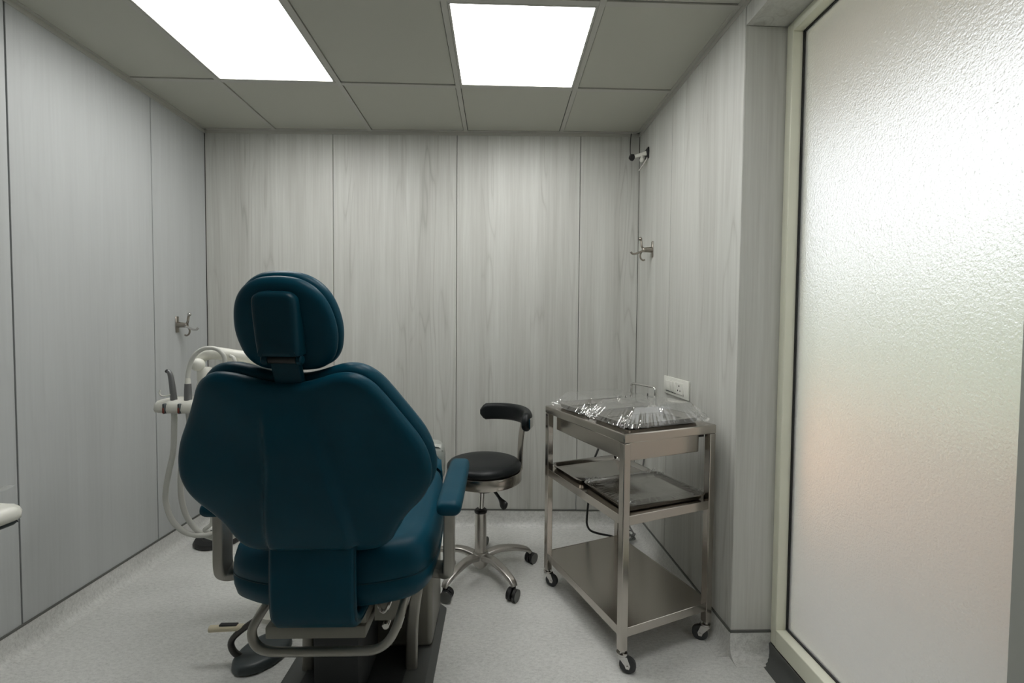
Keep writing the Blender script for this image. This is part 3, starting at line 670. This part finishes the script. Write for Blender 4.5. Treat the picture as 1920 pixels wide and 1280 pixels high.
film_tent(b1, .36, .225, .010, .082, 1.7, 'clear crumpled plastic film tented over the near tray on the trolley top', topk=.68)
film_tent(b2, .36, .225, .010, .074, 5.1, 'clear crumpled plastic film tented over the far tray on the trolley top', topk=.68)
t3, b3 = tray(.225, .475, .38, .26, ZMID+.001, .020, 0, 'bare stainless tray at the back of the middle trolley shelf', GT)
t4, b4 = tray(.228, .170, .38, .29, ZMID+.002, .022, -.03, 'stainless tray under flat film at the front of the middle trolley shelf', GT)
film_tent(b4, .38, .29, .028, .031, 9.3, 'clear plastic film lying flat over the front tray on the middle shelf', topk=.80, over=.008, mat='flat_film')

# ------------------------------------------------------------------ sockets, hooks and cables on the walls
ys_, ye_ = 2.315, 2.03; zc = .990
def WR(a, z, out): y = ys_+(ye_-ys_)*a; return Vector((xr(y)-out, y, z))
ang = math.atan2(ye_-ys_, xr(ye_)-xr(ys_)); swL = math.hypot(ye_-ys_, xr(ye_)-xr(ys_))
sw = thing('switch_plate', 'white switch and socket plate on the wall above the trolley', 'switch', WR(.5, zc, 0))
SM = Matrix.Translation(WR(0, zc, 0)) @ Matrix.Rotation(ang, 4, 'Z')       # x along the wall toward the camera, -y into the room
def sobj(name, bm, mat, parent=sw, smooth=40): bm.transform(SM); return obj(name, bm, mat, parent, smooth)
hw_ = .046
bm = B(); box(bm, (0, -.010, -hw_), (swL, 0, hw_), .004, 2); sobj('plate', bm, 'switch_white')
bm = B(); box(bm, (.03, -.0125, -.031), (swL-.045, -.0095, .031), .0015, 1); sobj('module_frame', bm, 'switch_white')
for x0, x1 in ((.036, .094), (.098, .132), (.136, .160)):
    bm = B(); box(bm, (x0, -.016, -.026), (x1, -.012, .026), .0015, 2, Matrix.Rotation(.04, 4, 'X')); sobj('rocker', bm, 'switch_white')
    bm = B(); box(bm, (x0+.002, -.0135, -.0305), (x1-.002, -.0122, -.0275)); sobj('rocker_gap', bm, 'gasket')
bm = B(); box(bm, (.165, -.0145, -.027), (swL-.052, -.012, .027), .001, 1); so = sobj('socket_face', bm, 'switch_white')
for hx, hz, r in ((.196, .013, .0048), (.183, -.010, .0040), (.209, -.010, .0040)):
    bm = B(); cyl(bm, (hx, -.0152, hz), (hx, -.0140, hz), r, 12); sobj('socket_hole', bm, 'gasket', so)

def wall_hook(pos, sx, label, mat, mat2, flip=1):
    """sx = +1 when the wall is on the left (hook points toward +x)"""
    t = thing('wall_hook', label, 'hook', pos, 0, 'metal hooks on the side walls')
    p = Vector(pos); V = lambda o, a, z: p+Vector((sx*o, a, z))
    bm = B(); box(bm, (min(0, sx*.006), -.012, -.045), (max(0, sx*.006), .012, .048), .002, 1, Matrix.Translation(p)); obj('mount_plate', bm, mat, t, 40)
    bm = B(); cyl(bm, V(.004, 0, 0), V(.062, 0, -.002), .0165, 18, r2=.013, bev=.003); obj('stem', bm, mat, t, 50)
    bm = B(); tube(bm, [V(.055, -.004, 0), V(.066, -.004, .018), V(.068, -.002, .040), V(.070, 0, .056)], .006, 10, 5); up_ = obj('upper_prong', bm, mat, t, 50)
    bm = B(); ball(bm, V(.074, -.002, .060), .0105); obj('prong_ball', bm, mat2, up_, 60)
    bm = B(); tube(bm, [V(.05, -.006, -.006), V(.075, -.010, -.016), V(.10, -.014, -.026), V(.122, -.018, -.028), V(.134, -.02, -.018)], .006, 10, 5); obj('long_prong', bm, mat2, t, 50)
    bm = B(); tube(bm, [V(.06, .0, -.006), V(.072, .002, -.03), V(.068, .002, -.052), V(.055, .0, -.062), V(.046, 0, -.058)], .005, 10, 5); obj('lower_hook', bm, mat, t, 50)
wall_hook((XL, 2.585, 1.285), 1, 'bronze grey branching wall hook on the left wall near the corner', 'bronze_hook', 'polished_steel')
wall_hook((xr(2.53), 2.53, 1.742), -1, 'grey metal branching wall hook at mid height on the right wall', 'bronze_hook', 'bronze_hook')
# white clamp bracket high in the corner
bp_ = Vector((xr(2.64), 2.64, 2.330))
t = thing('corner_bracket', 'small white clamp bracket high in the corner under the ceiling', 'bracket', bp_)
bm = B(); box(bm, (-.008, -.03, -.03), (0, .03, .035), .003, 1, Matrix.Translation(bp_)); obj('mount_plate', bm, 'gasket', t, 40)
bm = B(); sweep(bm, spline([bp_+Vector((-.006, 0, .006)), bp_+Vector((-.035, .01, .0)), bp_+Vector((-.075, .02, -.008))], 6), rrect(.028, .022, .006, 3), upv=(0, 0, 1), scale=lambda q: 1-.35*q); obj('arm', bm, 'white_plastic', t, 50)
bm = B(); ball(bm, bp_+Vector((-.035, -.004, -.034)), .014); cyl(bm, bp_+Vector((-.03, .004, -.005)), bp_+Vector((-.035, -.002, -.034)), .008, 10); obj('ball_joint', bm, 'white_plastic', t, 60)
bm = B(); sweep(bm, spline([bp_+Vector((-.006, -.02, -.025)), bp_+Vector((-.02, 0, -.055)), bp_+Vector((-.03, .06, -.075))], 6), rrect(.012, .004, .001, 1)); obj('stay', bm, 'white_plastic', t, 50)
bm = B(); lathe(bm, [(0, 0), (.018, 0), (.020, .012), (.014, .026), (0, .028)], bp_+Vector((-.075, .03, -.012)), (-.9, -.25, .25), 16); obj('clamp_jaw', bm, 'black_plastic', t, 50)
bm = B(); tube(bm, [bp_+Vector((-.072, .08, .0)), bp_+Vector((-.075, .10, .05)), bp_+Vector((-.073, .105, .12)), bp_+Vector((-.071, .10, .165))], .0028, 8, 5); obj('wire', bm, 'dark_tube', t, 50)

# cables behind the trolley
bm = B(); tube(bm, [(.80, 2.70, .86), (.72, 2.62, .78), (.62, 2.53, .66), (.575, 2.48, .585), (.545, 2.46, .52), (.525, 2.45, .42), (.515, 2.44, .30), (.508, 2.44, .21), (.512, 2.45, .16), (.535, 2.46, .122), (.59, 2.47, .098), (.66, 2.49, .075), (.74, 2.53, .03), (.80, 2.58, .009), (.845, 2.64, .007)], .006, 10, 6)
tag(obj('power_cable', bm, 'cable_black', None, 60), 'thick black cable looping down behind the trolley', 'cable')
bm = B(); co = []
for k in range(40):
    a = 2*PI*k/13; r = .058+.012*math.sin(k*1.7); co.append((.775+r*math.cos(a)*.85, 2.60+r*math.sin(a), .007+.0011*k))
co += [(.80, 2.67, .12), (.845, 2.63, .28), (.878, 2.60, .45), (.884, 2.585, .60), (.884, 2.57, .80), (.886, 2.56, .90)]
tube(bm, co, .0045, 8, 4)
tag(obj('coiled_cable', bm, 'cable_grey', None, 60), 'thin grey cable coiled on the floor in the corner behind the trolley', 'cable')

# ------------------------------------------------------------------ instrument delivery unit on the left
du = thing('delivery_unit', 'white dental instrument holder on a jointed arm beside the chair', 'dental unit', (-.95, 1.98, 0))
bm = B(); lathe(bm, [(0, 0), (.11, 0), (.11, .02), (.04, .035), (.032, .05), (.032, 1.06), (.026, 1.075), (0, 1.075)], (-.97, 1.98, 0), seg=28); obj('pillar', bm, 'white_plastic', du, 50)
bm = B(); tube(bm, [(-.97, 1.97, 1.06), (-1.0, 1.96, 1.10), (-1.06, 1.95, 1.135), (-1.14, 1.94, 1.150), (-1.22, 1.93, 1.163), (-1.265, 1.925, 1.16), (-1.295, 1.92, 1.135), (-1.305, 1.915, 1.10)], .027, 16, 6); obj('upper_arm', bm, 'white_plastic', du, 60)
bm = B(); tube(bm, [(-.99, 1.92, 1.05), (-1.05, 1.90, 1.095), (-1.11, 1.90, 1.105), (-1.17, 1.90, 1.10), (-1.20, 1.90, 1.09)], .020, 14, 6); obj('lower_arm', bm, 'white_plastic', du, 60)
bm = B(); lathe(bm, [(0, .98), (.03, .98), (.034, 1.0), (.034, 1.03), (.028, 1.045), (.030, 1.05), (.030, 1.09), (.022, 1.105), (0, 1.108)], (-1.255, 1.905, 0), seg=24); obj('arm_joint', bm, 'white_plastic', du, 50)
bm = B(); ball(bm, (-1.27, 1.88, 1.118), .027, 20); obj('joint_knob', bm, 'white_plastic', du, 60)
# holder bar with two open slots
hb = [(-1.392, 1.865), (-1.39, 1.80), (-1.372, 1.778), (-1.33, 1.770), (-1.20, 1.768), (-1.06, 1.775), (-1.05, 1.90), (-1.20, 1.915), (-1.37, 1.905)]
def FZ2(x, y, d): return Vector((x, y, d))
bm = B(); pillow(bm, [(p.x, p.y) for p in spline([(x, y, 0) for x, y in hb], 5, True)], [(.930, .014), (.934, .004), (.945, 0), (.964, .003), (.978, .012), (.983, .025)], FZ2, c=(-1.22, 1.84), nr=6); hold = obj('holder_tray', bm, 'white_plastic', du, 60)
for hx in (-1.315, -1.256):
    bm = B(); box(bm, (hx-.021, 1.766, .931), (hx-.009, 1.80, .972), .003, 1); obj('slot', bm, 'dark_grey_paint', hold, 40)
    bm = B(); box(bm, (hx-.019, 1.7645, .934), (hx-.012, 1.77, .955), .001, 1); obj('slot_liner', bm, 'red_rubber', hold, 40)
# hand pieces with their hoses
h1 = thing('air_syringe', 'grey angled air syringe standing in the leftmost slot of the white holder', 'dental tool', (-1.315, 1.80, .95), group='hand pieces in the holder')
bm = B(); sweep(bm, spline([(-1.311, 1.80, .94), (-1.313, 1.80, .985), (-1.317, 1.80, 1.03), (-1.322, 1.80, 1.07), (-1.327, 1.80, 1.09), (-1.334, 1.80, 1.099)], 6), circ(.0135, 14), scale=lambda q: 1.0-.45*q); obj('body', bm, 'handpiece_grey', h1, 60)
bm = B(); ball(bm, (-1.337, 1.80, 1.098), .008, 12); obj('tip', bm, 'black_plastic', h1, 60)
bm = B(); tube(bm, [(-1.318, 1.788, 1.005), (-1.336, 1.782, 1.0), (-1.348, 1.78, 1.003), (-1.354, 1.78, 1.013), (-1.351, 1.78, 1.024)], .0028, 8, 5); obj('wire_clip', bm, 'white_plastic', h1, 60)
bm = B(); tube(bm, [(-1.312, 1.80, .945), (-1.318, 1.805, .84), (-1.334, 1.82, .76), (-1.366, 1.84, .68), (-1.395, 1.86, .60), (-1.412, 1.88, .53), (-1.395, 1.89, .45), (-1.355, 1.90, .395), (-1.30, 1.91, .372), (-1.24, 1.92, .378), (-1.18, 1.93, .42), (-1.10, 1.95, .50), (-1.0, 1.97, .55)], .0105, 12, 6); obj('hose', bm, 'hose_white', h1, 60, label='pale hose looping low')
h2 = thing('drill_handpiece', 'grey straight hand piece with a pale hose arching over it, in the second slot', 'dental tool', (-1.256, 1.80, .95), group='hand pieces in the holder')
bm = B(); lathe(bm, [(0, .94), (.013, .94), (.0145, .97), (.0135, 1.02), (.012, 1.048), (0, 1.05)], (-1.256, 1.80, 0), seg=16); obj('body', bm, 'handpiece_grey', h2, 50)
bm = B(); lathe(bm, [(0, 1.048), (.010, 1.048), (.009, 1.066), (.006, 1.074), (0, 1.076)], (-1.256, 1.80, 0), seg=14); obj('collar', bm, 'white_plastic', h2, 50)
bm = B(); tube(bm, [(-1.256, 1.80, 1.07), (-1.255, 1.805, 1.10), (-1.245, 1.81, 1.145), (-1.225, 1.815, 1.176), (-1.195, 1.82, 1.191), (-1.16, 1.825, 1.189), (-1.138, 1.83, 1.171), (-1.130, 1.835, 1.142), (-1.138, 1.835, 1.10), (-1.15, 1.84, 1.05), (-1.17, 1.85, .98)], .0085, 12, 6); obj('arch_hose', bm, 'hose_white', h2, 60)
bm = B(); tube(bm, [(-1.256, 1.80, .945), (-1.268, 1.82, .82), (-1.315, 1.84, .70), (-1.335, 1.86, .60), (-1.342, 1.88, .52), (-1.335, 1.90, .45), (-1.305, 1.92, .385), (-1.25, 1.94, .345), (-1.18, 1.95, .345), (-1.10, 1.96, .40), (-1.0, 1.98, .48)], .0105, 12, 6); obj('hose', bm, 'hose_white', h2, 60)
h3 = thing('suction_hose', 'thin pale hose hanging behind the backrest edge', 'hose', (-1.2, 1.9, .97))
bm = B(); tube(bm, [(-1.135, 1.88, 1.155), (-1.118, 1.875, 1.148), (-1.112, 1.875, 1.12), (-1.12, 1.88, 1.06), (-1.15, 1.89, .98)], .007, 10, 6); obj('upper_loop', bm, 'hose_white', h3, 60)
bm = B(); tube(bm, [(-1.20, 1.90, .93), (-1.27, 1.91, .78), (-1.31, 1.92, .64), (-1.315, 1.93, .56), (-1.29, 1.94, .50), (-1.26, 1.94, .46), (-1.262, 1.94, .41), (-1.285, 1.93, .385), (-1.24, 1.95, .36), (-1.15, 1.97, .40), (-1.0, 1.99, .42)], .0085, 10, 6); obj('lower_loop', bm, 'hose_white', h3, 60)
# black ring pedal on the floor in the corner
rp_ = thing('ring_pedal', 'black ring shaped foot control on the floor in the left corner', 'pedal', (-1.66, 2.62, 0))
bm = B(); lathe(bm, [(.075, .002), (.125, .002), (.13, .012), (.122, .028), (.085, .032), (.075, .02)], (-1.66, 2.62, 0), seg=40); obj('ring', bm, 'black_plastic', rp_, 50)
bm = B(); lathe(bm, [(0, .002), (.074, .002), (.074, .014), (0, .018)], (-1.66, 2.62, 0), seg=32); obj('centre_disc', bm, 'cable_grey', rp_, 50)

# ------------------------------------------------------------------ white tray table entering at the left edge
tt = thing('tray_table', 'white rounded tray table reaching in at the left edge of the view', 'table', (-1.30, .85, 0))
tp = [(p.x, p.y) for p in spline([(-1.034, .95, 0), (-1.046, .978, 0), (-1.08, .992, 0), (-1.30, 1.02, 0), (-1.55, 1.0, 0), (-1.60, .9, 0), (-1.58, .70, 0), (-1.50, .66, 0), (-1.25, .66, 0), (-1.12, .70, 0), (-1.056, .82, 0)], 6, True)]
bm = B(); pillow(bm, tp, [(.862, .006), (.866, .001), (.876, 0), (.886, .004), (.892, .012), (.894, .022)], FZ2, capB=lambda x, y, s: -.003*(1-s*s), c=(-1.3, .85), nr=8); obj('table_top', bm, 'white_plastic', tt, 60)
bm = B(); pillow(bm, inset(tp, .008), [(.852, .004), (.856, 0), (.8625, 0)], FZ2, c=(-1.3, .85), nr=4); obj('under_trim', bm, 'dark_grey_paint', tt, 50)
bm = B(); lathe(bm, [(0, .03), (.03, .03), (.026, .06), (.026, .85), (0, .852)], (-1.35, .80, 0), seg=24); obj('column', bm, 'white_plastic', tt, 50)
bm = B(); lathe(bm, [(0, 0), (.18, 0), (.185, .01), (.18, .022), (.05, .034), (0, .035)], (-1.35, .80, 0), seg=36); obj('foot', bm, 'white_plastic', tt, 50)
bm = B(); n = 28; G = []
for i in range(n+1):
    row = []
    for j in range(n+1):
        u, v = i/n, j/n; x = -1.44+.395*u; y = .727+.24*v
        e = sstep(.70, 1, u)
        z = .8955+.003+.034*e*(.55+.45*math.cos((1-v)*3.0))+.007*mnoise.noise(Vector((x*16, y*16, 3)))*(1+2*e)+.006
        row.append(bm.verts.new((x, y, max(z, .8965))))
    G.append(row)
for i in range(n):
    for j in range(n): bm.faces.new((G[i][j], G[i+1][j], G[i+1][j+1], G[i][j+1]))
tag(obj('plastic_sheet', bm, 'clear_sheet', None, 70), 'clear plastic sheet with a raised corner on the white tray table', 'plastic film')
